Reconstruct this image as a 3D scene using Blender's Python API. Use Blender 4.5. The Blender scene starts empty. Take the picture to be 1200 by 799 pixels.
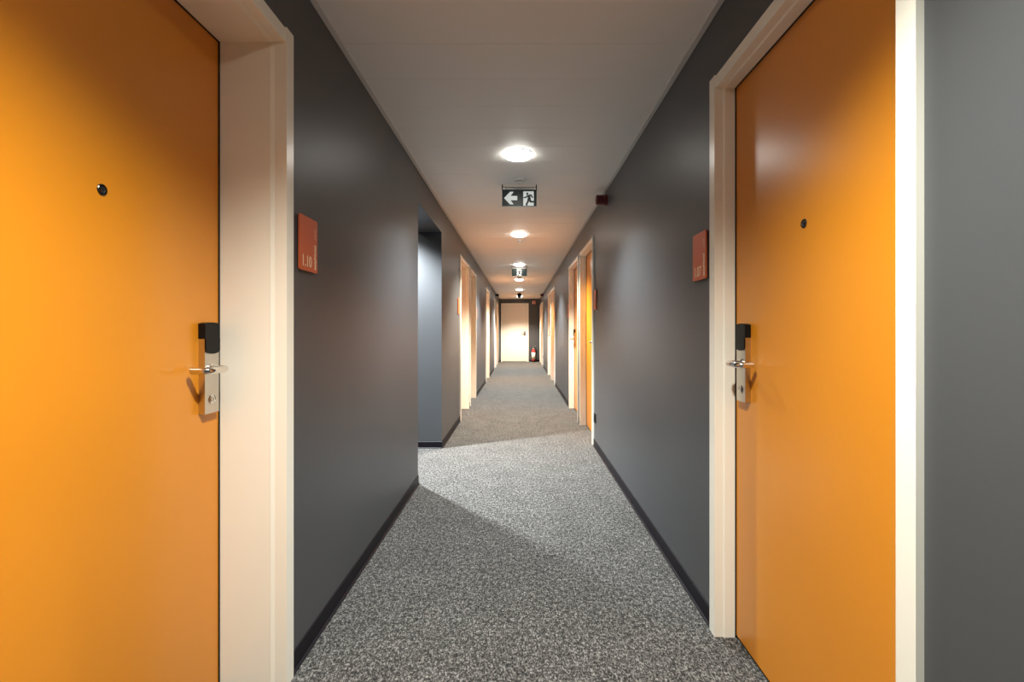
import bpy, bmesh, math, random
from mathutils import Vector, Matrix

random.seed(4)
S = bpy.context.scene
COL = S.collection

# ------------------------------------------------------------------ camera
EYE = 1.17
cam_data = bpy.data.cameras.new('camera')
cam = bpy.data.objects.new('camera', cam_data)
COL.objects.link(cam)
cam.location = (0, 0, EYE)
cam.rotation_euler = (math.pi / 2, 0, 0)
cam_data.sensor_width = 36
cam_data.lens = 16.8
cam_data.shift_x = -9.2 / 1200
cam_data.shift_y = -11.6 / 1200
cam_data.clip_start = 0.02
S.camera = cam

# ------------------------------------------------------------------ world, exposure, lamps
w = bpy.data.worlds.new('world')
S.world = w
w.use_nodes = True
w.node_tree.nodes['Background'].inputs[0].default_value = (0.02, 0.02, 0.022, 1)
w.node_tree.nodes['Background'].inputs[1].default_value = 0.2
S.view_settings.view_transform = 'Standard'
S.view_settings.look = 'None'
S.view_settings.exposure = 0.0
S.view_settings.gamma = 1.0
S.view_settings.use_curve_mapping = False
S.cycles.max_bounces = 14
S.cycles.diffuse_bounces = 10
S.cycles.glossy_bounces = 6
S.cycles.sample_clamp_indirect = 6.0
S.cycles.use_denoising = True

WARM = (1.0, 0.88, 0.71)
SOFT = (1.0, 0.97, 0.86)
COOL = (0.96, 1.0, 0.98)
# (distance along the corridor, watts, colour)
CORRIDOR_LAMPS = [(-2.1, 120, COOL), (0.60, 300, SOFT), (3.33, 270, COOL), (6.08, 560, WARM),
                  (8.84, 480, COOL), (11.4, 600, WARM), (14.15, 500, COOL), (16.9, 640, WARM)]
LOBBY_LAMPS = [(-1.42, 4.42, 950, (0.95, 0.99, 1.0))]
LAMP_CONE = math.radians(124)      # the downlights' cut-off angle
LAMP_BLEND = 0.70
DIFFUSER = 30.0

# ------------------------------------------------------------------ dimensions
XL, XR = -0.78, 0.76
H = 2.402
Y0, Y1 = -3.4, 18.3
THICK = 0.25
OPEN_Y = (3.658, 4.763)
OPEN_H = 2.157
LOB_X = -3.0
LOB_Y = (2.7, 6.0)


# ------------------------------------------------------------------ materials
def mat(name, base, rough=0.5, metal=0.0, spec=0.5, coat=0.0):
    m = bpy.data.materials.new(name)
    m.use_nodes = True
    b = m.node_tree.nodes['Principled BSDF']
    b.inputs['Base Color'].default_value = (*base, 1)
    b.inputs['Roughness'].default_value = rough
    b.inputs['Metallic'].default_value = metal
    b.inputs['Specular IOR Level'].default_value = spec
    b.inputs['Coat Weight'].default_value = coat
    return m


def nd(m, kind, **kw):
    n = m.node_tree.nodes.new(kind)
    for k, v in kw.items():
        setattr(n, k, v)
    return n


def lk(m, a, ao, b, bi):
    m.node_tree.links.new(a.outputs[ao], b.inputs[bi])


def coords(m, scale=(1, 1, 1)):
    g = nd(m, 'ShaderNodeNewGeometry')
    mp = nd(m, 'ShaderNodeMapping')
    mp.inputs['Scale'].default_value = scale
    lk(m, g, 'Position', mp, 'Vector')
    return mp


def bump_noise(m, scale, strength, dist=0.001, stretch=(1, 1, 1), detail=3):
    mp = coords(m, stretch)
    n = nd(m, 'ShaderNodeTexNoise')
    n.inputs['Scale'].default_value = scale
    n.inputs['Detail'].default_value = detail
    lk(m, mp, 'Vector', n, 'Vector')
    bp = nd(m, 'ShaderNodeBump')
    bp.inputs['Strength'].default_value = strength
    bp.inputs['Distance'].default_value = dist
    lk(m, n, 'Fac', bp, 'Height')
    lk(m, bp, 'Normal', m.node_tree.nodes['Principled BSDF'], 'Normal')
    return n


def tint_noise(m, base, scale, lo, hi, stretch=(1, 1, 1)):
    mp = coords(m, stretch)
    n = nd(m, 'ShaderNodeTexNoise')
    n.inputs['Scale'].default_value = scale
    n.inputs['Detail'].default_value = 4
    lk(m, mp, 'Vector', n, 'Vector')
    r = nd(m, 'ShaderNodeValToRGB')
    r.color_ramp.elements[0].position = 0.3
    r.color_ramp.elements[1].position = 0.7
    r.color_ramp.elements[0].color = (*[c * lo for c in base], 1)
    r.color_ramp.elements[1].color = (*[c * hi for c in base], 1)
    lk(m, n, 'Fac', r, 'Fac')
    lk(m, r, 'Color', m.node_tree.nodes['Principled BSDF'], 'Base Color')


M_WALL = mat('charcoal wall paint', (0.069, 0.074, 0.081), 0.42, spec=0.42)
tint_noise(M_WALL, (0.069, 0.074, 0.081), 1.3, 0.95, 1.05)
bump_noise(M_WALL, 260, 0.12, 0.0008)
M_CEIL = mat('ceiling enamel', (0.90, 0.89, 0.865), 0.45, spec=0.3)
bump_noise(M_CEIL, 6, 0.05, 0.002, (0.3, 4, 1))
M_CTRIM = mat('ceiling edge enamel', (0.66, 0.65, 0.63), 0.4)
M_FRAME = mat('cream door frame enamel', (0.90, 0.895, 0.81), 0.27, spec=0.5)
bump_noise(M_FRAME, 40, 0.03, 0.001)
M_DOOR = mat('orange door laminate', (0.70, 0.262, 0.013), 0.30, spec=0.75)
tint_noise(M_DOOR, (0.70, 0.262, 0.013), 2.0, 0.97, 1.03)
bump_noise(M_DOOR, 90, 0.04, 0.0006)
M_WDOOR = mat('white door laminate', (0.80, 0.77, 0.70), 0.4)
bump_noise(M_WDOOR, 60, 0.03, 0.0006)
M_SEAL = mat('black rubber seal', (0.012, 0.011, 0.011), 0.6)
M_BASE = mat('black skirting vinyl', (0.008, 0.007, 0.011), 0.45, spec=0.15)
bump_noise(M_BASE, 30, 0.03, 0.001)
M_STEEL = mat('brushed steel', (0.62, 0.58, 0.53), 0.30, metal=1.0)
bump_noise(M_STEEL, 60, 0.06, 0.0004, (4, 4, 60))
M_CHROME = mat('polished steel', (0.72, 0.69, 0.66), 0.16, metal=1.0)
M_BLACK = mat('black plastic', (0.005, 0.005, 0.006), 0.45, spec=0.2)
M_DARKMETAL = mat('dark metal', (0.10, 0.095, 0.09), 0.3, metal=1.0)
M_LENS = mat('peephole lens', (0.008, 0.008, 0.010), 0.05, coat=1.0)
M_SIGN = mat('burnt orange sign metal', (0.70, 0.15, 0.052), 0.33, metal=0.2)
bump_noise(M_SIGN, 50, 0.08, 0.0003, (40, 40, 1))
M_LETTER = mat('cream lettering', (0.92, 0.78, 0.55), 0.4)
M_EXIT = mat('dark green sign acrylic', (0.010, 0.022, 0.022), 0.34, spec=0.35)
M_EXITW = mat('white sign print', (0.70, 0.72, 0.71), 0.4)
_b = M_EXITW.node_tree.nodes['Principled BSDF']      # edge-lit print of the exit signs
_b.inputs['Emission Color'].default_value = (0.9, 1.0, 0.96, 1)
_b.inputs['Emission Strength'].default_value = 0.38
M_EXITCLEAR = mat('clear acrylic', (0.55, 0.60, 0.59), 0.35)
M_WPLASTIC = mat('white plastic', (0.75, 0.75, 0.72), 0.35)
M_RED = mat('dark red plastic', (0.10, 0.008, 0.010), 0.35)
M_FIRERED = mat('red cylinder enamel', (0.50, 0.035, 0.03), 0.25)
M_LABEL = mat('paper label', (0.80, 0.77, 0.68), 0.6)
M_REDPRINT = mat('red sign print', (0.55, 0.10, 0.07), 0.5)
M_DARKRED = mat('brown black plastic', (0.03, 0.018, 0.015), 0.4)
M_GLASSDOME = mat('smoked dome', (0.10, 0.10, 0.11), 0.08, coat=0.8)

M_DIFF = bpy.data.materials.new('lit diffuser')
M_DIFF.use_nodes = True
_nt = M_DIFF.node_tree
_nt.nodes.remove(_nt.nodes['Principled BSDF'])
_e = _nt.nodes.new('ShaderNodeEmission')
_e.inputs[0].default_value = (1.0, 0.96, 0.88, 1)
_e.inputs[1].default_value = DIFFUSER
_nt.links.new(_e.outputs[0], _nt.nodes['Material Output'].inputs[0])


def carpet_material():
    m = mat('speckled loop carpet', (0.2, 0.2, 0.2), 0.95, spec=0.1)
    b = m.node_tree.nodes['Principled BSDF']
    mp = coords(m, (160, 98, 1))
    n1 = nd(m, 'ShaderNodeTexNoise')
    n1.inputs['Scale'].default_value = 1.0
    n1.inputs['Detail'].default_value = 3.0
    n1.inputs['Roughness'].default_value = 0.75
    n1.inputs['Distortion'].default_value = 0.6
    lk(m, mp, 'Vector', n1, 'Vector')
    mp3 = coords(m, (58, 42, 1))
    n3 = nd(m, 'ShaderNodeTexNoise')
    n3.inputs['Scale'].default_value = 1.0
    n3.inputs['Detail'].default_value = 2.0
    lk(m, mp3, 'Vector', n3, 'Vector')
    mxf = nd(m, 'ShaderNodeMix', data_type='FLOAT')
    mxf.inputs['Factor'].default_value = 0.24
    m.node_tree.links.new(n1.outputs['Fac'], mxf.inputs['A'])
    m.node_tree.links.new(n3.outputs['Fac'], mxf.inputs['B'])
    r = nd(m, 'ShaderNodeValToRGB')
    el = r.color_ramp.elements
    el[0].position, el[0].color = 0.395, (0.020, 0.020, 0.0195, 1)
    el[1].position, el[1].color = 0.625, (0.31, 0.307, 0.300, 1)
    e = el.new(0.50)
    e.color = (0.065, 0.0645, 0.063, 1)
    m.node_tree.links.new(mxf.outputs['Result'], r.inputs['Fac'])
    mp2 = coords(m, (1, 1, 1))
    n2 = nd(m, 'ShaderNodeTexNoise')
    n2.inputs['Scale'].default_value = 5.0
    n2.inputs['Detail'].default_value = 5
    lk(m, mp2, 'Vector', n2, 'Vector')
    mx = nd(m, 'ShaderNodeMix', data_type='RGBA', blend_type='MULTIPLY')
    mx.inputs['Factor'].default_value = 1.0
    r2 = nd(m, 'ShaderNodeValToRGB')
    r2.color_ramp.elements[0].position, r2.color_ramp.elements[0].color = 0.3, (0.86, 0.86, 0.86, 1)
    r2.color_ramp.elements[1].position, r2.color_ramp.elements[1].color = 0.7, (1.1, 1.1, 1.1, 1)
    lk(m, n2, 'Fac', r2, 'Fac')
    m.node_tree.links.new(r.outputs['Color'], mx.inputs['A'])
    m.node_tree.links.new(r2.outputs['Color'], mx.inputs['B'])
    m.node_tree.links.new(mx.outputs['Result'], b.inputs['Base Color'])
    bp = nd(m, 'ShaderNodeBump')
    bp.inputs['Strength'].default_value = 0.7
    bp.inputs['Distance'].default_value = 0.004
    lk(m, n1, 'Fac', bp, 'Height')
    lk(m, bp, 'Normal', b, 'Normal')
    return m


M_CARPET = carpet_material()


# ------------------------------------------------------------------ mesh helpers
def tag(o, label=None, cat=None, group=None, kind=None):
    if label: o['label'] = label
    if cat: o['category'] = cat
    if group: o['group'] = group
    if kind: o['kind'] = kind
    return o


def finish(name, bm, m, parent=None, origin=(0, 0, 0), smooth=False):
    """bm is in world coordinates; origin becomes the object's own origin (a parent already there keeps the child at 0)"""
    bmesh.ops.recalc_face_normals(bm, faces=bm.faces)
    if any(origin):
        bmesh.ops.translate(bm, verts=bm.verts, vec=-Vector(origin))
    me = bpy.data.meshes.new(name)
    bm.to_mesh(me)
    bm.free()
    mats = m if isinstance(m, (list, tuple)) else [m]
    for q in mats:
        me.materials.append(q)
    if smooth:
        me.polygons.foreach_set('use_smooth', [True] * len(me.polygons))
        if hasattr(me, 'set_sharp_from_angle'):
            me.set_sharp_from_angle(angle=math.radians(35))
    o = bpy.data.objects.new(name, me)
    COL.objects.link(o)
    if parent is not None:
        o.parent = parent
    else:
        o.location = origin
    return o


def empty(name, loc):
    o = bpy.data.objects.new(name, None)
    o.location = loc
    o.empty_display_size = 0.1
    COL.objects.link(o)
    return o


def add_box(bm, lo, hi, bevel=0.0, seg=1):
    x0, x1 = sorted((lo[0], hi[0])); y0, y1 = sorted((lo[1], hi[1])); z0, z1 = sorted((lo[2], hi[2]))
    v = [bm.verts.new(p) for p in ((x0, y0, z0), (x1, y0, z0), (x1, y1, z0), (x0, y1, z0),
                                   (x0, y0, z1), (x1, y0, z1), (x1, y1, z1), (x0, y1, z1))]
    f = [bm.faces.new([v[i] for i in q]) for q in ((3, 2, 1, 0), (4, 5, 6, 7), (0, 1, 5, 4), (1, 2, 6, 5), (2, 3, 7, 6), (3, 0, 4, 7))]
    if bevel:
        es = list({e for q in f for e in q.edges})
        bmesh.ops.bevel(bm, geom=es, offset=bevel, segments=seg, affect='EDGES', profile=0.5)
    return f


def box_bm(lo, hi, bevel=0.0, seg=1):
    bm = bmesh.new()
    add_box(bm, lo, hi, bevel, seg)
    return bm


def add_lathe(bm, prof, n=32, mtx=Matrix()):
    """prof: (radius, height) from bottom to top along local z"""
    rings = []
    for r, z in prof:
        if r < 1e-6:
            rings.append([bm.verts.new(mtx @ Vector((0, 0, z)))])
        else:
            rings.append([bm.verts.new(mtx @ Vector((r * math.cos(2 * math.pi * i / n), r * math.sin(2 * math.pi * i / n), z))) for i in range(n)])
    for a, b in zip(rings, rings[1:]):
        for i in range(n):
            j = (i + 1) % n
            if len(a) == 1 and len(b) == 1: continue
            if len(a) == 1: bm.faces.new((a[0], b[i], b[j]))
            elif len(b) == 1: bm.faces.new((a[i], a[j], b[0]))
            else: bm.faces.new((a[i], a[j], b[j], b[i]))
    for rg, rev in ((rings[0], True), (rings[-1], False)):
        if len(rg) > 1:
            bm.faces.new(list(reversed(rg)) if rev else rg)


def add_tube(bm, pts, r, n=14):
    """tube with round ends through pts (world)"""
    pts = [Vector(p) for p in pts]
    rings = []
    ref = None
    P = []
    t0 = (pts[1] - pts[0]).normalized(); t1 = (pts[-1] - pts[-2]).normalized()
    P.append((pts[0] - t0 * r * 0.35, r * 0.55, t0)); P.append((pts[0] - t0 * r * 0.2, r * 0.85, t0))
    for i, p in enumerate(pts):
        t = (pts[min(i + 1, len(pts) - 1)] - pts[max(i - 1, 0)]).normalized()
        P.append((p, r, t))
    P.append((pts[-1] + t1 * r * 0.2, r * 0.85, t1)); P.append((pts[-1] + t1 * r * 0.35, r * 0.55, t1))
    for p, rr, t in P:
        if ref is None:
            ref = Vector((0, 0, 1)) if abs(t.z) < 0.9 else Vector((1, 0, 0))
        a = (ref - t * ref.dot(t)).normalized()
        ref = a
        b = t.cross(a)
        rings.append([bm.verts.new(p + rr * (a * math.cos(2 * math.pi * k / n) + b * math.sin(2 * math.pi * k / n))) for k in range(n)])
    for A, B in zip(rings, rings[1:]):
        for i in range(n):
            j = (i + 1) % n
            bm.faces.new((A[i], A[j], B[j], B[i]))
    bm.faces.new(list(reversed(rings[0]))); bm.faces.new(rings[-1])


def add_prism(bm, poly, fn, d0, d1):
    """poly (a,b) pairs, fn(a,b,d)->point; a closed prism between depths d0 and d1"""
    A = [bm.verts.new(fn(a, b, d0)) for a, b in poly]
    B = [bm.verts.new(fn(a, b, d1)) for a, b in poly]
    n = len(poly)
    bm.faces.new(A); bm.faces.new(list(reversed(B)))
    for i in range(n):
        j = (i + 1) % n
        bm.faces.new((A[j], A[i], B[i], B[j]))


def bevel_all(bm, off, seg=1, ang=30):
    es = [e for e in bm.edges if len(e.link_faces) == 2 and e.calc_face_angle(0) > math.radians(ang)]
    bmesh.ops.bevel(bm, geom=es, offset=off, segments=seg, affect='EDGES', profile=0.5)


def rounded_rect(x0, y0, x1, y1, r, n=5):
    out = []
    for cx, cy, a0 in ((x1 - r, y0 + r, -90), (x1 - r, y1 - r, 0), (x0 + r, y1 - r, 90), (x0 + r, y0 + r, 180)):
        for k in range(n + 1):
            a = math.radians(a0 + 90 * k / n)
            out.append((cx + r * math.cos(a), cy + r * math.sin(a)))
    return out


# ------------------------------------------------------------------ door table
# side, clear opening (near y, far y), clear height, leaf depth in the wall, latch +1 far / -1 near, label, room sign text
DOORS = [
    (-1, 0.686, 1.566, 2.118, 0.205, +1, 'orange hotel room door in the deep cream frame beside the 1.10 sign', '1.10'),
    (+1, 0.946, 1.827, 2.100, 0.065, +1, 'orange hotel room door in the shallow cream frame beside the 1.07 sign', '1.07'),
    (-1, 6.25, 7.19, 2.118, 0.205, -1, 'cream framed door recessed in the left wall just beyond the passage opening', None),
    (-1, 7.46, 8.36, 2.118, 0.205, +1, 'second cream framed door beyond the passage opening in the left wall', None),
    (-1, 10.95, 11.95, 2.118, 0.205, -1, 'single cream framed door mid-way down the left wall, standing alone', None),
    (-1, 14.49, 15.35, 2.118, 0.205, -1, 'nearer of the two last cream framed doors on the left wall', None),
    (-1, 15.75, 16.75, 2.118, 0.205, +1, 'last cream framed door on the left wall before the end wall', None),
    (+1, 4.94, 5.92, 2.100, 0.065, -1, 'yellow orange door with a low peephole in the right wall past the socket', None),
    (+1, 6.18, 7.23, 2.100, 0.065, +1, 'orange door showing a narrow strip and its lock, second past the socket', None),
    (+1, 10.33, 11.35, 2.100, 0.065, -1, 'cream framed door mid-way down the right wall, nearer of its pair', None),
    (+1, 11.65, 12.75, 2.100, 0.065, +1, 'cream framed door mid-way down the right wall, farther of its pair', None),
    (+1, 15.65, 16.60, 2.100, 0.065, -1, 'nearer of the two last cream framed doors on the right wall', None),
    (+1, 16.90, 17.85, 2.100, 0.065, +1, 'last cream framed door on the right wall, beside the fire extinguisher', None),
]
CAS = 0.048      # casing width
HOLE = 0.034     # rough opening beyond the clear one


def wall_x(s):
    return XR if s > 0 else XL


# ------------------------------------------------------------------ shell
floor = finish('floor', box_bm((LOB_X - 0.3, Y0 - 0.3, -0.12), (XR + THICK + 0.1, Y1 + 0.3, 0.0)), M_CARPET)
tag(floor, 'grey speckled loop carpet running the length of the corridor', 'floor', kind='structure')


def long_wall(name, s, holes, label):
    """holes: (y0, y1, top)"""
    bm = bmesh.new()
    xa, xb = wall_x(s), wall_x(s) + s * THICK
    y = Y0
    for a, b, t in sorted(holes):
        add_box(bm, (xa, y, -0.02), (xb, a, H + 0.06))
        add_box(bm, (xa, a, t), (xb, b, H + 0.06))
        y = b
    add_box(bm, (xa, y, -0.02), (xb, Y1 + 0.2, H + 0.06))
    # drop the coincident faces between neighbouring blocks so the wall is one clean shell
    bmesh.ops.remove_doubles(bm, verts=bm.verts, dist=1e-5)
    return tag(finish(name, bm, M_WALL), label, 'wall', kind='structure')


holesL = [(d[1] - HOLE, d[2] + HOLE, d[3] + HOLE) for d in DOORS if d[0] < 0] + [(OPEN_Y[0], OPEN_Y[1], OPEN_H)]
holesR = [(d[1] - HOLE, d[2] + HOLE, d[3] + HOLE) for d in DOORS if d[0] > 0]
long_wall('wall_left', -1, holesL, 'charcoal painted left corridor wall with the open passage in it')
long_wall('wall_right', +1, holesR, 'charcoal painted right corridor wall with the red sounder on it')
ED = (-0.675, 0.285, 2.185)       # end door clear opening x0, x1, top
bm = bmesh.new()
add_box(bm, (XL, Y1, -0.02), (ED[0] - HOLE, Y1 + 0.2, H + 0.06))
add_box(bm, (ED[1] + HOLE, Y1, -0.02), (XR, Y1 + 0.2, H + 0.06))
add_box(bm, (ED[0] - HOLE, Y1, ED[2] + HOLE), (ED[1] + HOLE, Y1 + 0.2, H + 0.06))
tag(finish('wall_end', bm, M_WALL), 'dark end wall of the corridor around the white door', 'wall', kind='structure')
tag(finish('wall_back', box_bm((XL, Y0 - 0.1, -0.02), (XR, Y0, H + 0.06)), M_WALL), 'charcoal wall closing the corridor behind the viewer', 'wall', kind='structure')

# side passage behind the opening
bm = bmesh.new()
xi = XL - THICK
add_box(bm, (LOB_X - 0.1, LOB_Y[0] - 0.1, -0.02), (LOB_X, LOB_Y[1] + 0.1, 2.50))
add_box(bm, (LOB_X, LOB_Y[0] - 0.1, -0.02), (xi, LOB_Y[0], 2.50))
add_box(bm, (LOB_X, LOB_Y[1], -0.02), (xi, LOB_Y[1] + 0.1, 2.50))
tag(finish('wall_passage', bm, M_WALL), 'charcoal walls of the side passage beyond the opening', 'wall', kind='structure')
tag(finish('ceiling_passage', box_bm((LOB_X - 0.1, LOB_Y[0] - 0.1, 2.42), (xi, LOB_Y[1] + 0.1, 2.50)), M_CEIL), 'white ceiling of the side passage beyond the opening', 'ceiling', kind='structure')

# ceiling: backing slab and transverse planks
ceil = finish('ceiling', box_bm((XL - 0.0, Y0 - 0.1, H + 0.012), (XR + 0.0, Y1 + 0.1, H + 0.06)), M_CTRIM)
tag(ceil, 'white plank ceiling over the whole corridor', 'ceiling', kind='structure')
PITCH = 0.2835
bm = bmesh.new()
add_box(bm, (XL + 0.001, -PITCH / 2 + 0.0005, 0), (XR - 0.001, PITCH / 2 - 0.0005, 0.012), 0.0012)
bmesh.ops.recalc_face_normals(bm, faces=bm.faces)
plank_mesh = bpy.data.meshes.new('ceiling_plank')
bm.to_mesh(plank_mesh); bm.free()
plank_mesh.materials.append(M_CEIL)
y = 2.05 + PITCH / 2
while y - PITCH > Y0: y -= PITCH
while y < Y1 + 0.1:
    p = bpy.data.objects.new('ceiling_plank', plank_mesh)
    COL.objects.link(p)
    p.parent = ceil
    p.location = (0, y, H + random.uniform(-0.0004, 0.0004))
    y += PITCH

for i, (a, b, side) in enumerate(((XL, XL + 0.025, 'left'), (XR - 0.025, XR, 'right'))):
    bm = bmesh.new()
    add_box(bm, (a, Y0, H - 0.005), (b, Y1, H + 0.0), 0.001)
    tag(finish('trim_%d' % (i + 1), bm, M_CTRIM), 'thin white edge trim where the ceiling meets the %s wall' % side, 'trim', kind='structure')


# baseboards with a small coved toe
def skirting_bm(runs):
    """runs: (p0, p1, outward normal) in plan"""
    prof = [(0.0, 0.0), (0.014, 0.0), (0.013, 0.004), (0.007, 0.009), (0.005, 0.016), (0.005, 0.067), (0.003, 0.069), (0.0, 0.069)]
    bm = bmesh.new()
    for p0, p1, nrm in runs:
        A = [bm.verts.new((p0[0] + nrm[0] * d, p0[1] + nrm[1] * d, z)) for d, z in prof]
        B = [bm.verts.new((p1[0] + nrm[0] * d, p1[1] + nrm[1] * d, z)) for d, z in prof]
        n = len(prof)
        for k in range(n):
            j = (k + 1) % n
            bm.faces.new((A[k], A[j], B[j], B[k]))
        bm.faces.new(list(reversed(A))); bm.faces.new(B)
    return bm


def runs_for(s):
    x = wall_x(s)
    cuts = sorted([(d[1] - CAS, d[2] + CAS) for d in DOORS if d[0] == s] + ([OPEN_Y] if s < 0 else []))
    out, y = [], Y0
    for a, b in cuts:
        if a - y > 0.01: out.append(((x, y), (x, a), (-s, 0)))
        y = b
    out.append(((x, y), (x, Y1), (-s, 0)))
    return out


rl = runs_for(-1)
rl.append(((XL + 0.005, OPEN_Y[1]), (XL - THICK, OPEN_Y[1]), (0, -1)))
rl.append(((XL + 0.005, OPEN_Y[0]), (XL - THICK, OPEN_Y[0]), (0, 1)))
tag(finish('baseboard_left', skirting_bm(rl), M_BASE), 'black vinyl skirting along the left wall and into the passage', 'baseboard', kind='structure')
tag(finish('baseboard_right', skirting_bm(runs_for(1)), M_BASE), 'black vinyl skirting along the right wall', 'baseboard', kind='structure')
tag(finish('baseboard_end', skirting_bm([((XL, Y1), (ED[0] - CAS, Y1), (0, -1)), ((ED[1] + CAS, Y1), (XR, Y1), (0, -1))]), M_BASE),
    'black skirting at the foot of the end wall', 'baseboard', kind='structure')


# ------------------------------------------------------------------ doors
def add_profile(bm, prof, f0, f1):
    """closed profile (d,w) extruded between the two mapping functions"""
    A = [bm.verts.new(f0(d, q)) for d, q in prof]
    B = [bm.verts.new(f1(d, q)) for d, q in prof]
    n = len(prof)
    bm.faces.new(A); bm.faces.new(list(reversed(B)))
    for i in range(n):
        j = (i + 1) % n
        bm.faces.new((A[j], A[i], B[i], B[j]))


def frame_profile(depth, out):
    if depth > 0.1:
        inner = [(-out, 0.0), (0.023, 0.0), (0.036, -0.005), (0.037, -0.003), (depth - 0.002, -0.003)]
    else:
        inner = [(-out, 0.0), (0.016, 0.0), (0.022, -0.004), (depth - 0.002, -0.004)]
    return [(0.001, CAS), (-out, CAS)] + inner + [(depth - 0.002, 0.012), (depth + 0.05, 0.012), (depth + 0.05 if depth < 0.1 else THICK, 0.03), (0.001, 0.03)]


def build_lock(parent, org, P, cy, hand):
    """P(y, z, out) -> point; out = distance in front of the leaf; cy plate centre; hand +1: latch edge at larger y"""
    t = 0.020
    # plate
    bm = bmesh.new()
    add_prism(bm, [(cy - 0.034, 0.914), (cy + 0.034, 0.914), (cy + 0.034, 1.192), (cy - 0.034, 1.192)], lambda a, b, d: P(a, b, d), 0.0, t)
    bevel_all(bm, 0.0025, 2)
    plate = finish('lock_plate', bm, M_STEEL, parent, org, True)
    # black reader: wraps top and the sides, hangs lower on the front with a rounded lower edge
    bm = bmesh.new()
    e = 0.0015
    add_prism(bm, [(cy - 0.034 - e, 1.146), (cy + 0.034 + e, 1.146), (cy + 0.034 + e, 1.193), (cy + 0.018, 1.1965), (cy, 1.1975), (cy - 0.018, 1.1965), (cy - 0.034 - e, 1.193)],
              lambda a, b, d: P(a, b, d), 0.0005, t + 0.0025)
    front = [(cy + 0.034 * math.cos(k), 1.112 - 0.013 * math.sin(k)) for k in [math.pi * i / 10 for i in range(11)]]
    front = [(cy + 0.034, 1.146)] + front + [(cy - 0.034, 1.146)]
    add_prism(bm, front, lambda a, b, d: P(a, b, d), t - 0.001, t + 0.0045)
    bevel_all(bm, 0.001, 1)
    finish('card_reader', bm, M_BLACK, plate, org, True)
    # lever, turned back towards the leaf at its tip
    zl = 1.053
    lc = cy - hand * 0.004
    o = 0.072
    path = [(lc, t + 0.002), (lc, o - 0.022)]
    for k in range(1, 7):
        a = math.pi / 2 * k / 6
        path.append((lc - hand * 0.022 * (1 - math.cos(a)), o - 0.022 + 0.022 * math.sin(a)))
    L = 0.093
    path.append((lc - hand * 0.05, o))
    for k in range(0, 7):
        a = math.pi / 2 * k / 6
        path.append((lc - hand * (L - 0.02 + 0.02 * math.sin(a)), o - 0.02 + 0.02 * math.cos(a)))
    path.append((lc - hand * L, o - 0.048))
    bm = bmesh.new()
    add_tube(bm, [P(a, zl, d) for a, d in path], 0.0105, 16)
    lever = finish('lever_handle', bm, M_CHROME, plate, org, True)
    # rosette round the lever
    X = P(lc, zl, t)
    nrm = (P(lc, zl, t + 1) - X)
    mt = Matrix.Translation(X) @ nrm.to_track_quat('Z', 'Y').to_matrix().to_4x4()
    bm = bmesh.new()
    add_lathe(bm, [(0.017, 0.0), (0.017, 0.004), (0.014, 0.006), (0.0, 0.006)], 28, mt)
    finish('lever_rosette', bm, M_CHROME, plate, org, True)
    # key cylinder
    X = P(cy, 0.957, t)
    mt = Matrix.Translation(X) @ nrm.to_track_quat('Z', 'Y').to_matrix().to_4x4()
    bm = bmesh.new()
    add_lathe(bm, [(0.0155, 0.0), (0.0155, 0.0018), (0.0135, 0.003), (0.0125, 0.0012), (0.0085, 0.0012), (0.0082, 0.004), (0.0, 0.004)], 28, mt)
    finish('key_cylinder', bm, M_CHROME, plate, org, True)
    bm = bmesh.new()
    add_prism(bm, [(cy - 0.0012, 0.951), (cy + 0.0012, 0.951), (cy + 0.0012, 0.963), (cy - 0.0012, 0.963)], lambda a, b, d: P(a, b, d), t + 0.0038, t + 0.0044)
    finish('keyway', bm, M_BLACK, plate, org)


def build_peephole(parent, org, P, y, z, r=0.0135):
    X = P(y, z, 0)
    nrm = P(y, z, 1) - X
    mt = Matrix.Translation(X) @ nrm.to_track_quat('Z', 'Y').to_matrix().to_4x4()
    bm = bmesh.new()
    add_lathe(bm, [(r, 0.0), (r, 0.002), (r * 0.88, 0.0034), (r * 0.72, 0.0034), (r * 0.66, 0.0012)], 28, mt)
    ph = finish('peephole', bm, M_DARKMETAL, parent, org, True)
    bm = bmesh.new()
    add_lathe(bm, [(r * 0.67, 0.0010), (r * 0.6, 0.0022), (r * 0.35, 0.0034), (0.0, 0.0038)], 20, mt)
    finish('peephole_lens', bm, M_LENS, ph, org, True)


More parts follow.
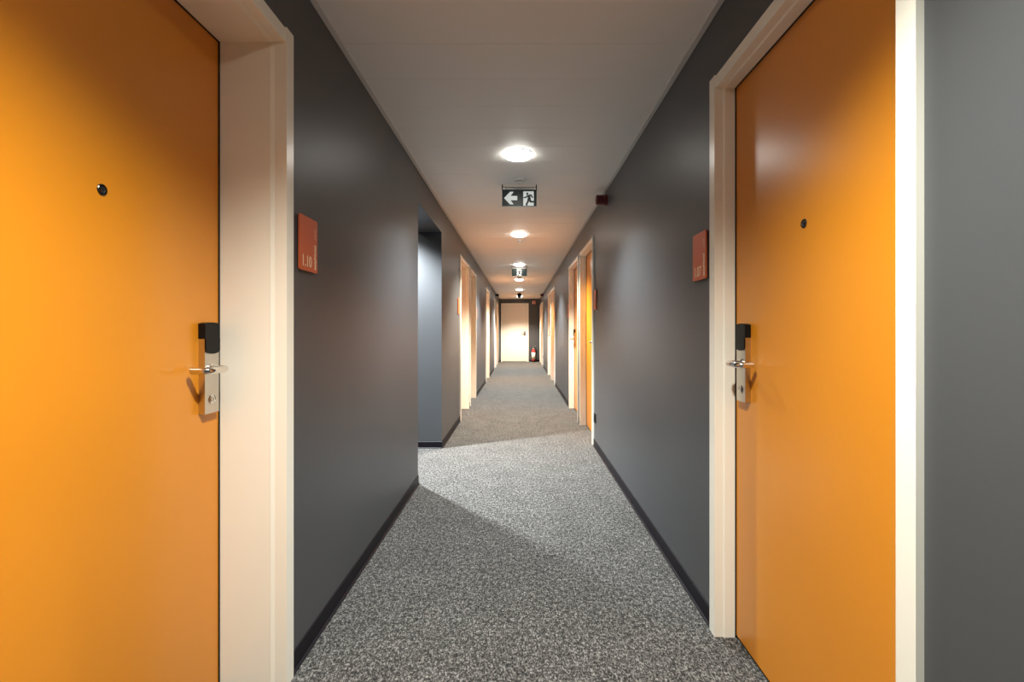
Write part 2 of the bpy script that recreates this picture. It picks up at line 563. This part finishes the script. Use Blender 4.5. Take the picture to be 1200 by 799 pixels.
def build_door(idx, s, y0, y1, h, depth, hand, label):
    X = wall_x(s)
    org = (X, (y0 + y1) / 2, 0)
    root = tag(empty('door_%d' % idx, org), label, 'door', kind='structure')
    F = lambda d, yy, zz: Vector((X + s * d, yy, zz))
    out = 0.016
    prof = frame_profile(depth, out)
    top = h + CAS
    for side, ye in ((-1, y0), (1, y1)):
        bm = bmesh.new()
        add_profile(bm, prof, lambda d, q: F(d, ye + side * q, 0.001), lambda d, q: F(d, ye + side * q, top))
        bevel_all(bm, 0.0012, 2)
        finish('door_jamb', bm, M_FRAME, root, org)
    bm = bmesh.new()
    hp = [(d + (0.004 if d < 0 else 0), min(q, CAS - 0.004)) for d, q in prof]
    ya, yb = y0 - 0.0, y1 + 0.0
    add_profile(bm, hp, lambda d, q: F(d, ya, h + q), lambda d, q: F(d, yb, h + q))
    bevel_all(bm, 0.0012, 2)
    finish('door_head', bm, M_FRAME, root, org)
    # seal strip round the leaf
    bm = bmesh.new()
    sd0, sd1 = depth - 0.0045, depth + 0.0035
    g = -0.003 if depth > 0.1 else -0.004
    for (a0, a1, b0, b1) in ((y0 - 0.006, y0 - g + 0.003, 0.002, h), (y1 + g - 0.003, y1 + 0.006, 0.002, h), (y0 - 0.006, y1 + 0.006, h + g - 0.003, h + 0.006)):
        add_box(bm, F(sd0, a0, b0), F(sd1, a1, b1), 0.0008)
    finish('door_seal', bm, M_SEAL, root, org)
    bm = bmesh.new()
    add_box(bm, F(depth, y0 - 0.008, 0.012), F(depth + 0.042, y1 + 0.008, h + 0.008), 0.0015, 2)
    finish('door_leaf', bm, M_DOOR, root, org)
    bm = bmesh.new()
    add_box(bm, F(depth + 0.004, y0 - 0.004, 0.001), F(depth + 0.030, y1 + 0.004, 0.0118))
    finish('drop_seal', bm, M_SEAL, root, org)
    P = lambda yy, zz, o: F(depth - o, yy, zz)
    edge = y1 if hand > 0 else y0
    build_lock(root, org, P, edge - hand * (0.068 if depth > 0.1 else 0.086), hand)
    if idx == 8:
        build_peephole(root, org, P, 5.63, 1.04)
    build_peephole(root, org, P, (y0 + y1) / 2, 1.503 if depth > 0.1 else 1.482)


for k, (s, y0, y1, h, depth, hand, label, txt) in enumerate(DOORS):
    build_door(k + 1, s, y0, y1, h, depth, hand, label)

# end door
org = ((ED[0] + ED[1]) / 2, Y1, 0)
root = tag(empty('door_14', org), 'white door with dark lever in the end wall of the corridor', 'door', kind='structure')
for sx, xe in ((-1, ED[0]), (1, ED[1])):
    bm = bmesh.new()
    add_profile(bm, [(0.002, CAS), (-0.014, CAS), (-0.014, 0), (0.05, 0), (0.05, 0.02), (0.12, 0.02), (0.12, 0.03), (0.002, 0.03)],
                lambda d, q: Vector((xe + sx * q, Y1 + d, 0.001)), lambda d, q: Vector((xe + sx * q, Y1 + d, ED[2] + CAS)))
    bevel_all(bm, 0.0015, 2)
    finish('door_jamb', bm, M_FRAME, root, org)
bm = bmesh.new()
add_profile(bm, [(0.002, CAS - 0.002), (-0.011, CAS - 0.002), (-0.011, 0), (0.05, 0), (0.05, 0.02), (0.12, 0.02), (0.12, 0.03), (0.002, 0.03)],
            lambda d, q: Vector((ED[0], Y1 + d, ED[2] + q)), lambda d, q: Vector((ED[1], Y1 + d, ED[2] + q)))
bevel_all(bm, 0.0015, 2)
finish('door_head', bm, M_FRAME, root, org)
finish('door_leaf', box_bm((ED[0] + 0.004, Y1 + 0.012, 0.012), (ED[1] - 0.004, Y1 + 0.05, ED[2] - 0.004), 0.002, 2), M_WDOOR, root, org)
finish('drop_seal', box_bm((ED[0] + 0.004, Y1 + 0.016, 0.001), (ED[1] - 0.004, Y1 + 0.046, 0.0115)), M_SEAL, root, org)
for zz in (0.24, 1.25, 1.86, 2.02)[:4]:
    bm = bmesh.new()
    add_lathe(bm, [(0.009, -0.055), (0.011, -0.052), (0.011, 0.052), (0.009, 0.055)], 14, Matrix.Translation((ED[0] + 0.004, Y1 + 0.004, zz)))
    finish('hinge', bm, M_STEEL, root, org, True)
bm = bmesh.new()
add_prism(bm, rounded_rect(0.165, 0.985, 0.215, 1.165, 0.012), lambda a, b, d: Vector((a, Y1 + 0.012 - d, b)), 0.0, 0.009)
lp = finish('lock_plate', bm, M_DARKMETAL, root, org, True)
bm = bmesh.new()
pts = [Vector((0.19, Y1 + 0.003, 1.10)), Vector((0.19, Y1 - 0.03, 1.10)), Vector((0.186, Y1 - 0.043, 1.10)), Vector((0.172, Y1 - 0.048, 1.10)), Vector((0.06, Y1 - 0.048, 1.10))]
add_tube(bm, pts, 0.011, 12)
finish('lever_handle', bm, M_DARKMETAL, lp, org, True)
bm = bmesh.new()
add_lathe(bm, [(0.014, 0), (0.014, 0.006), (0.0, 0.006)], 20, Matrix.Translation((0.19, Y1 + 0.003, 1.02)) @ Matrix.Rotation(math.pi / 2, 4, 'X'))
finish('key_cylinder', bm, M_STEEL, lp, org, True)


# ------------------------------------------------------------------ room signs
def wall_matrix(s, y, z, off=0.0):
    if s > 0:
        R = Matrix(((0, 0, -1), (-1, 0, 0), (0, 1, 0)))
    else:
        R = Matrix(((0, 0, 1), (1, 0, 0), (0, 1, 0)))
    return Matrix.Translation((wall_x(s) - s * off, y, z)) @ R.to_4x4()


def lettering(parent, body, size, loc, rot, sx=1.0, off=0.0, align='LEFT', spacing=1.0):
    c = bpy.data.curves.new('lettering', 'FONT')
    c.body = body
    c.size = size
    c.extrude = 0.0003
    c.offset = off
    c.align_x = align
    c.space_character = spacing
    c.resolution_u = 4
    c.materials.append(M_LETTER)
    tmp = bpy.data.objects.new('lettering_curve', c)
    COL.objects.link(tmp)
    me = bpy.data.meshes.new_from_object(tmp.evaluated_get(bpy.context.evaluated_depsgraph_get()))
    bpy.data.objects.remove(tmp)
    bpy.data.curves.remove(c)
    o = bpy.data.objects.new('lettering', me)
    COL.objects.link(o)
    o.parent = parent
    o.location = loc
    o.rotation_euler = (0, 0, rot)
    o.scale = (sx, 1, 1)
    return o


def room_sign(s, y, z, label, number=None):
    bm = bmesh.new()
    Wd, Ht = 0.145, 0.196
    ident = lambda a, b, d: Vector((a, b, d))
    add_prism(bm, rounded_rect(-Wd / 2, 0, Wd / 2, Ht, 0.006, 4), ident, 0.004, 0.010)
    bevel_all(bm, 0.0008, 1, 60)
    o = finish('room_sign', bm, M_SIGN)
    o.matrix_world = wall_matrix(s, y, z)
    tag(o, label, 'sign', 'orange room number signs')
    bm = bmesh.new()
    add_prism(bm, rounded_rect(-Wd / 2 + 0.004, 0.004, Wd / 2 - 0.004, Ht - 0.004, 0.005, 4), ident, 0.0, 0.0042)
    finish('backing_plate', bm, M_BLACK, o)
    if number:
        lettering(o, number, 0.058, (-0.058, 0.016, 0.0102), 0, 0.82, 0.0004, spacing=1.0)
        lettering(o, 'easyHotel', 0.0225, (0.0585, 0.011, 0.0102), math.pi / 2, 0.97, 0.0010, spacing=1.04)
        lettering(o, '.com', 0.0215, (0.0585, 0.118, 0.0102), math.pi / 2, 1.0, -0.0003, spacing=1.1)
    return o


room_sign(-1, 1.745, 1.388, 'burnt orange room sign reading 1.10 on the left wall', '1.10')
room_sign(+1, 2.000, 1.384, 'burnt orange room sign reading 1.07 on the right wall', '1.07')
room_sign(+1, 4.79, 1.386, 'small burnt orange sign on the right wall above the black socket')
room_sign(+1, 7.40, 1.386, 'small burnt orange sign past the orange door whose lock shows, right wall')
room_sign(+1, 10.14, 1.386, 'distant burnt orange sign just before the mid-way door pair, right wall')
room_sign(-1, 6.04, 1.386, 'orange sign seen edge-on between the passage opening and the first far left door')
room_sign(-1, 8.55, 1.386, 'orange sign seen edge-on past the second far left door')


# ------------------------------------------------------------------ ceiling lights
def ceiling_light(x, y, z, watts, col, label, group):
    root = tag(empty('ceiling_light', (x, y, z)), label, 'light', group)
    bm = bmesh.new()
    add_lathe(bm, [(0.103, 0.004), (0.103, -0.002), (0.102, -0.004), (0.099, -0.005), (0.096, -0.004), (0.096, -0.001)], 48, Matrix())
    finish('trim_ring', bm, M_WPLASTIC, root, (0, 0, 0), True)
    bm = bmesh.new()
    add_lathe(bm, [(0.097, -0.002), (0.097, -0.010), (0.093, -0.016), (0.080, -0.0225), (0.05, -0.027), (0.0, -0.029)][::-1], 48, Matrix())
    finish('diffuser', bm, M_DIFF, root, (0, 0, 0), True)
    ld = bpy.data.lights.new('lamp', 'SPOT')
    ld.spot_size = math.radians(130) if y < 1 else LAMP_CONE
    ld.spot_blend = 0.92 if y < 1 else LAMP_BLEND
    ld.shadow_soft_size = 0.045
    ld.energy = watts
    ld.color = col
    lo = bpy.data.objects.new('lamp', ld)
    COL.objects.link(lo)
    lo.parent = root
    lo.location = (0, 0, -0.078)
    return root


LL = ['round white ceiling light farther behind the viewer', 'round white ceiling light just overhead of the two near orange doors',
      'largest round white ceiling light, before the first exit sign', 'second round white ceiling light, between the two exit signs',
      'round white ceiling light just before the second exit sign', 'round white ceiling light seen just below the second exit sign',
      'round white ceiling light just before the dome camera', 'round white ceiling light by the white end door']
for (y, e, c), l in zip(CORRIDOR_LAMPS, LL):
    ceiling_light(-0.012, y, H, e, c, l, 'round ceiling lights down the corridor')
for i, (x, y, e, c) in enumerate(LOBBY_LAMPS):
    ceiling_light(x, y, 2.42, e, c, 'round ceiling light inside the side passage on the left', 'round ceiling light in the passage')


# ------------------------------------------------------------------ exit signs
def stroke(bm, pts, wd, fn, d0, d1):
    """thick polyline as one closed outline"""
    L, R = [], []
    n = len(pts)
    V = [Vector(p) for p in pts]
    for i in range(n):
        if i == 0: t = V[1] - V[0]
        elif i == n - 1: t = V[-1] - V[-2]
        else: t = (V[i + 1] - V[i]).normalized() + (V[i] - V[i - 1]).normalized()
        t.normalize()
        nn = Vector((-t.y, t.x))
        k = 1.0
        if 0 < i < n - 1:
            c = max(0.5, nn.dot(Vector((-(V[i] - V[i - 1]).normalized().y, (V[i] - V[i - 1]).normalized().x))))
            k = 1 / c
        ww = wd[i] if isinstance(wd, (list, tuple)) else wd
        L.append(V[i] + nn * ww / 2 * k); R.append(V[i] - nn * ww / 2 * k)
    for i in range(n - 1):
        add_prism(bm, [tuple(L[i]), tuple(L[i + 1]), tuple(R[i + 1]), tuple(R[i])], fn, d0, d1)


def exit_sign(x, y, label, arrow_left=True):
    """local a to the viewer's right, b up from the panel's lower edge"""
    Wd, Ht = 0.288, 0.138
    zt = H - 0.044
    org = (x, y, H)
    root = tag(empty('exit_sign', org), label, 'sign', 'hanging exit signs')
    fn = lambda a, b, d: Vector((x + a, y - d, zt - Ht + b))
    bm = bmesh.new()
    add_prism(bm, [(-Wd / 2, 0), (Wd / 2, 0), (Wd / 2, Ht), (-Wd / 2, Ht)], fn, -0.004, 0.004)
    finish('panel', bm, M_EXIT, root, org)
    bm = bmesh.new()
    add_prism(bm, [(-Wd / 2 - 0.003, -0.004), (Wd / 2 + 0.003, -0.004), (Wd / 2 + 0.003, -0.0003), (-Wd / 2 - 0.003, -0.0003)], fn, -0.005, 0.005)
    add_prism(bm, [(Wd / 2 + 0.0003, 0), (Wd / 2 + 0.003, 0), (Wd / 2 + 0.003, Ht), (Wd / 2 + 0.0003, Ht)], fn, -0.005, 0.005)
    add_prism(bm, [(-Wd / 2 - 0.003, 0), (-Wd / 2 - 0.0003, 0), (-Wd / 2 - 0.0003, Ht), (-Wd / 2 - 0.003, Ht)], fn, -0.005, 0.005)
    finish('panel_edge', bm, M_EXITCLEAR, root, org)
    bm = bmesh.new()
    add_box(bm, (x - Wd / 2 + 0.022, y - 0.008, zt + 0.001), (x + Wd / 2 - 0.022, y + 0.008, zt + 0.018), 0.001)
    finish('lamp_housing', bm, M_WPLASTIC, root, org)
    bm = bmesh.new()
    add_box(bm, (x - Wd / 2 + 0.002, y - 0.004, zt + 0.020), (x + Wd / 2 - 0.002, y + 0.004, zt + 0.024), 0.0008)
    finish('rail', bm, M_DARKMETAL, root, org)
    for sx in (-1, 1):
        bm = bmesh.new()
        cx = x + sx * (Wd / 2 - 0.001)
        add_box(bm, (cx - 0.004, y - 0.006, zt - 0.006), (cx + 0.004, y + 0.006, H - 0.0005), 0.001)
        finish('bracket', bm, M_BLACK, root, org)
    e0, e1 = 0.0041, 0.0049
    if arrow_left:
        bm = bmesh.new()
        c = Ht * 0.49
        pts = [(-0.129, c), (-0.078, c + 0.053), (-0.048, c + 0.053), (-0.074, c + 0.018), (-0.018, c + 0.018), (-0.018, c - 0.018),
               (-0.074, c - 0.018), (-0.048, c - 0.053), (-0.078, c - 0.053)]
        add_prism(bm, pts, fn, e0, e1)
        finish('arrow', bm, M_EXITW, root, org)
        ox = 0.033
    else:
        ox = -0.046
    bm = bmesh.new()
    add_prism(bm, [(ox, 0.004), (ox + 0.088, 0.004), (ox + 0.088, 0.124), (ox, 0.124)], fn, e0, e1)
    pic = finish('doorway_pictogram', bm, M_EXITW, root, org)
    bm = bmesh.new()
    f0, f1 = 0.0050, 0.0056
    q = lambda a, b: (ox + a, b)
    add_prism(bm, [q(0.034 + 0.0095 * math.cos(t), 0.104 + 0.0095 * math.sin(t)) for t in [2 * math.pi * k / 18 for k in range(18)]], fn, f0, f1)
    stroke(bm, [q(0.044, 0.094), q(0.050, 0.070), q(0.050, 0.060)], [0.027, 0.022, 0.023], fn, f0, f1)                  # trunk
    stroke(bm, [q(0.038, 0.091), q(0.023, 0.073), q(0.002, 0.071)], [0.013, 0.011, 0.010], fn, f0 + .0001, f1 + .0001)   # leading arm
    stroke(bm, [q(0.050, 0.094), q(0.066, 0.091), q(0.079, 0.070)], [0.013, 0.012, 0.011], fn, f0 + .0002, f1 + .0002)  # trailing arm
    stroke(bm, [q(0.046, 0.066), q(0.039, 0.037), q(0.023, 0.009)], [0.019, 0.016, 0.014], fn, f0 + .0001, f1 + .0001)   # front leg
    stroke(bm, [q(0.053, 0.066), q(0.060, 0.037), q(0.094, 0.036)], [0.019, 0.016, 0.013], fn, f0 + .0003, f1 + .0003)   # back leg
    stroke(bm, [q(0.091, 0.038), q(0.097, 0.018)], [0.013, 0.015], fn, f0, f1)
    stroke(bm, [q(0.022, 0.011), q(0.035, 0.007)], [0.010, 0.009], fn, f0, f1)
    finish('running_figure', bm, M_EXIT, pic, org)
    return root


exit_sign(-0.004, 4.02, 'dark hanging exit sign with a left arrow and running figure')
exit_sign(-0.010, 9.10, 'farther hanging exit sign with one central running figure panel', False)


# ------------------------------------------------------------------ detectors, sounders, camera dome
def detector(x, y, label, k=1.0):
    root = tag(empty('smoke_detector', (x, y, H)), label, 'detector', 'white detectors on the ceiling')
    bm = bmesh.new()
    add_lathe(bm, [(0.052 * k, 0.0), (0.053 * k, -0.004), (0.053 * k, -0.011), (0.049 * k, -0.016)][::-1], 40)
    finish('base', bm, M_WPLASTIC, root, smooth=True)
    bm = bmesh.new()
    add_lathe(bm, [(0.042 * k, -0.014), (0.042 * k, -0.0222), (0.036 * k, -0.0222), (0.036 * k, -0.0305), (0.03 * k, -0.0305)][::-1], 40)
    finish('sensing_slots', bm, M_BLACK, root, smooth=True)
    bm = bmesh.new()
    add_lathe(bm, [(0.0465 * k, -0.0155), (0.046 * k, -0.019), (0.044 * k, -0.0225), (0.030 * k, -0.0228)][::-1], 40)
    add_lathe(bm, [(0.041 * k, -0.0295), (0.040 * k, -0.034), (0.030 * k, -0.039), (0.015 * k, -0.041), (0.0, -0.041)][::-1], 40)
    for i in range(8):
        a = 2 * math.pi * (i + .5) / 8
        m = Matrix.Rotation(a, 4, 'Z')
        p = [m @ Vector(v) for v in ((0.036 * k, -0.003, -0.031), (0.0435 * k, 0.003, -0.021))]
        add_box(bm, (min(p[0].x, p[1].x), min(p[0].y, p[1].y), -0.031), (max(p[0].x, p[1].x), max(p[0].y, p[1].y), -0.021))
    finish('cover', bm, M_WPLASTIC, root, smooth=True)


detector(0.000, 3.87, 'white round smoke detector above the first exit sign')
detector(-0.008, 6.42, 'small white detector just past the second ceiling light', 0.62)
detector(-0.008, 10.85, 'white smoke detector in front of the ceiling light past the second exit sign')


def sounder(s, y, z, m, label):
    X = wall_x(s)
    root = tag(empty('alarm_sounder', (X, y, z)), label, 'alarm', 'alarm sounders high on the walls')
    mt = Matrix.Rotation(-s * math.pi / 2, 4, 'Y')
    bm = bmesh.new()
    add_lathe(bm, [(0.047, 0.0), (0.047, 0.022), (0.044, 0.026)], 40, mt)
    finish('base', bm, m, root, smooth=True)
    bm = bmesh.new()
    pr = [(0.041, 0.025)]
    zz = 0.028
    while zz < 0.086:
        pr += [(0.041, zz), (0.0435, zz + 0.002), (0.0435, zz + 0.007), (0.041, zz + 0.009)]
        zz += 0.011
    pr += [(0.040, 0.094), (0.034, 0.097), (0.014, 0.097), (0.013, 0.094), (0.0, 0.094)]
    add_lathe(bm, pr, 40, mt)
    finish('ribbed_horn', bm, m, root, smooth=True)


sounder(+1, 4.17, 2.314, M_RED, 'dark red ribbed sounder on the right wall opposite the first exit sign')
sounder(+1, 15.4, 2.335, M_RED, 'distant dark sounder high on the right wall near the end door')
sounder(-1, 15.5, 2.335, M_DARKRED, 'distant brown sounder high on the left wall near the end door')

root = tag(empty('dome_camera', (-0.015, 15.5, H)), 'small black dome camera hanging under the ceiling before the end door', 'camera')
bm = bmesh.new()
add_lathe(bm, [(0.030, 0.0), (0.030, -0.012), (0.066, -0.02), (0.068, -0.03), (0.068, -0.105), (0.062, -0.112)][::-1], 36)
finish('housing', bm, M_BLACK, root, smooth=True)
bm = bmesh.new()
add_lathe(bm, [(0.056 * math.cos(a), -0.110 - 0.056 * math.sin(a)) for a in [math.pi / 2 * k / 8 for k in range(9)]][::-1], 32)
finish('dome', bm, M_GLASSDOME, root, smooth=True)


# ------------------------------------------------------------------ sockets
def socket(s, y, z, label):
    bm = bmesh.new()
    ident = lambda a, b, d: Vector((a, b, d))
    add_prism(bm, rounded_rect(-0.041, -0.045, 0.041, 0.045, 0.008, 4), ident, 0.0, 0.010)
    bevel_all(bm, 0.002, 2, 60)
    o = finish('wall_socket', bm, M_BLACK, smooth=True)
    o.matrix_world = wall_matrix(s, y, z)
    tag(o, label, 'socket', 'black wall sockets')
    bm = bmesh.new()
    add_lathe(bm, [(0.027, 0.0095), (0.027, 0.0125), (0.0245, 0.013), (0.022, 0.0108), (0.0, 0.0106)], 32)
    finish('outlet', bm, M_BASE, o, smooth=True)
    bm = bmesh.new()
    for sx in (-1, 1):
        add_lathe(bm, [(0.0026, 0.0104), (0.0026, 0.0112), (0, 0.0112)], 12, Matrix.Translation((sx * 0.0095, 0, 0)))
    finish('pin_holes', bm, M_SEAL, o)


socket(+1, 4.81, 0.295, 'black wall socket low on the right wall beside the yellow orange door')
socket(+1, 15.35, 0.34, 'distant black wall socket low on the right wall near the end')

# ------------------------------------------------------------------ fire extinguisher and its sign
fx, fy = 0.515, Y1 - 0.13
root = tag(empty('fire_extinguisher', (fx, fy, 0)), 'red fire extinguisher with a pale label standing by the white end door', 'extinguisher')
bm = bmesh.new()
add_lathe(bm, [(0.070, 0.0), (0.076, 0.004), (0.076, 0.05), (0.072, 0.056)], 32)
finish('foot_ring', bm, M_BLACK, root, smooth=True)
bm = bmesh.new()
add_lathe(bm, [(0.071, 0.045), (0.073, 0.05), (0.073, 0.40), (0.068, 0.43), (0.055, 0.455), (0.035, 0.472), (0.024, 0.48), (0.022, 0.50)], 36)
finish('cylinder', bm, M_FIRERED, root, smooth=True)
bm = bmesh.new()
n = 18
v0, v1 = [], []
for k in range(n + 1):
    a = math.radians(-90 - 75 + 150 * k / n)
    v0.append(bm.verts.new((0.0745 * math.cos(a), 0.0745 * math.sin(a), 0.10)))
    v1.append(bm.verts.new((0.0745 * math.cos(a), 0.0745 * math.sin(a), 0.36)))
for k in range(n):
    bm.faces.new((v0[k], v0[k + 1], v1[k + 1], v1[k]))
lb = finish('paper_label', bm, M_LABEL, root, smooth=True)
sm = lb.modifiers.new('thickness', 'SOLIDIFY'); sm.thickness = 0.0006
bm = bmesh.new()
add_lathe(bm, [(0.020, 0.495), (0.028, 0.50), (0.028, 0.53), (0.018, 0.545), (0.0, 0.545)], 24)
add_box(bm, (-0.05, -0.014, 0.515), (0.02, 0.014, 0.535), 0.003)
finish('valve', bm, M_BLACK, root, smooth=True)
bm = bmesh.new()
add_prism(bm, [(-0.02, 0.54), (0.07, 0.545), (0.105, 0.53), (0.107, 0.538), (0.07, 0.557), (-0.02, 0.556)], lambda a, b, d: Vector((a, d, b)), -0.011, 0.011)
finish('carry_handle', bm, M_BLACK, root)
bm = bmesh.new()
add_prism(bm, [(-0.02, 0.565), (0.05, 0.592), (0.085, 0.588), (0.085, 0.598), (0.045, 0.604), (-0.02, 0.578)], lambda a, b, d: Vector((a, d, b)), -0.011, 0.011)
add_box(bm, (-0.022, -0.01, 0.54), (-0.004, 0.01, 0.578), 0.002)
finish('squeeze_lever', bm, M_STEEL, root)
bm = bmesh.new()
add_lathe(bm, [(0.016, 0.0), (0.016, 0.012), (0.0, 0.012)], 20, Matrix.Translation((0, -0.027, 0.516)) @ Matrix.Rotation(math.pi / 2, 4, 'X'))
finish('pressure_gauge', bm, M_WPLASTIC, root, smooth=True)
bm = bmesh.new()
hose = [Vector((0.0 + 0.0, 0, 0))] * 0
for k in range(15):
    t = k / 14
    a = math.pi * (0.5 - 1.08 * t)
    hose.append(Vector((0.045 + 0.075 * math.cos(a) * (1.0), -0.012, 0.36 + 0.165 * math.sin(a))))
add_tube(bm, hose, 0.011, 10)
add_tube(bm, [hose[-1], hose[-1] + Vector((0.012, 0, -0.09))], 0.016, 10)
finish('hose', bm, M_BLACK, root, smooth=True)
bm = bmesh.new()
hose = []
for k in range(13):
    t = k / 12
    a = math.pi * (0.45 + 1.0 * t)
    hose.append(Vector((-0.055 + 0.06 * math.cos(a), 0.0, 0.33 + 0.13 * math.sin(a))))
add_tube(bm, hose, 0.009, 10)
finish('wall_strap', bm, M_BLACK, root, smooth=True)

bm = bmesh.new()
add_box(bm, (0.47, Y1 - 0.006, 2.20), (0.61, Y1 - 0.0005, 2.345), 0.001)
sg = tag(finish('fire_sign', bm, M_REDPRINT), 'small red and white fire sign high on the end wall above the extinguisher', 'sign')
bm = bmesh.new()
fn = lambda a, b, d: Vector((a, Y1 - 0.006 - d, b))
add_prism(bm, rounded_rect(0.484, 2.215, 0.524, 2.31, 0.012), fn, 0.0002, 0.0012)
add_prism(bm, [(0.495, 2.308), (0.513, 2.308), (0.513, 2.328), (0.495, 2.328)], fn, 0.0002, 0.0012)
stroke(bm, [(0.55, 2.22), (0.575, 2.22), (0.588, 2.25), (0.575, 2.275), (0.578, 2.30), (0.562, 2.325)], 0.011, fn, 0.0002, 0.0012)
finish('flame_and_cylinder_symbol', bm, M_LABEL, sg)
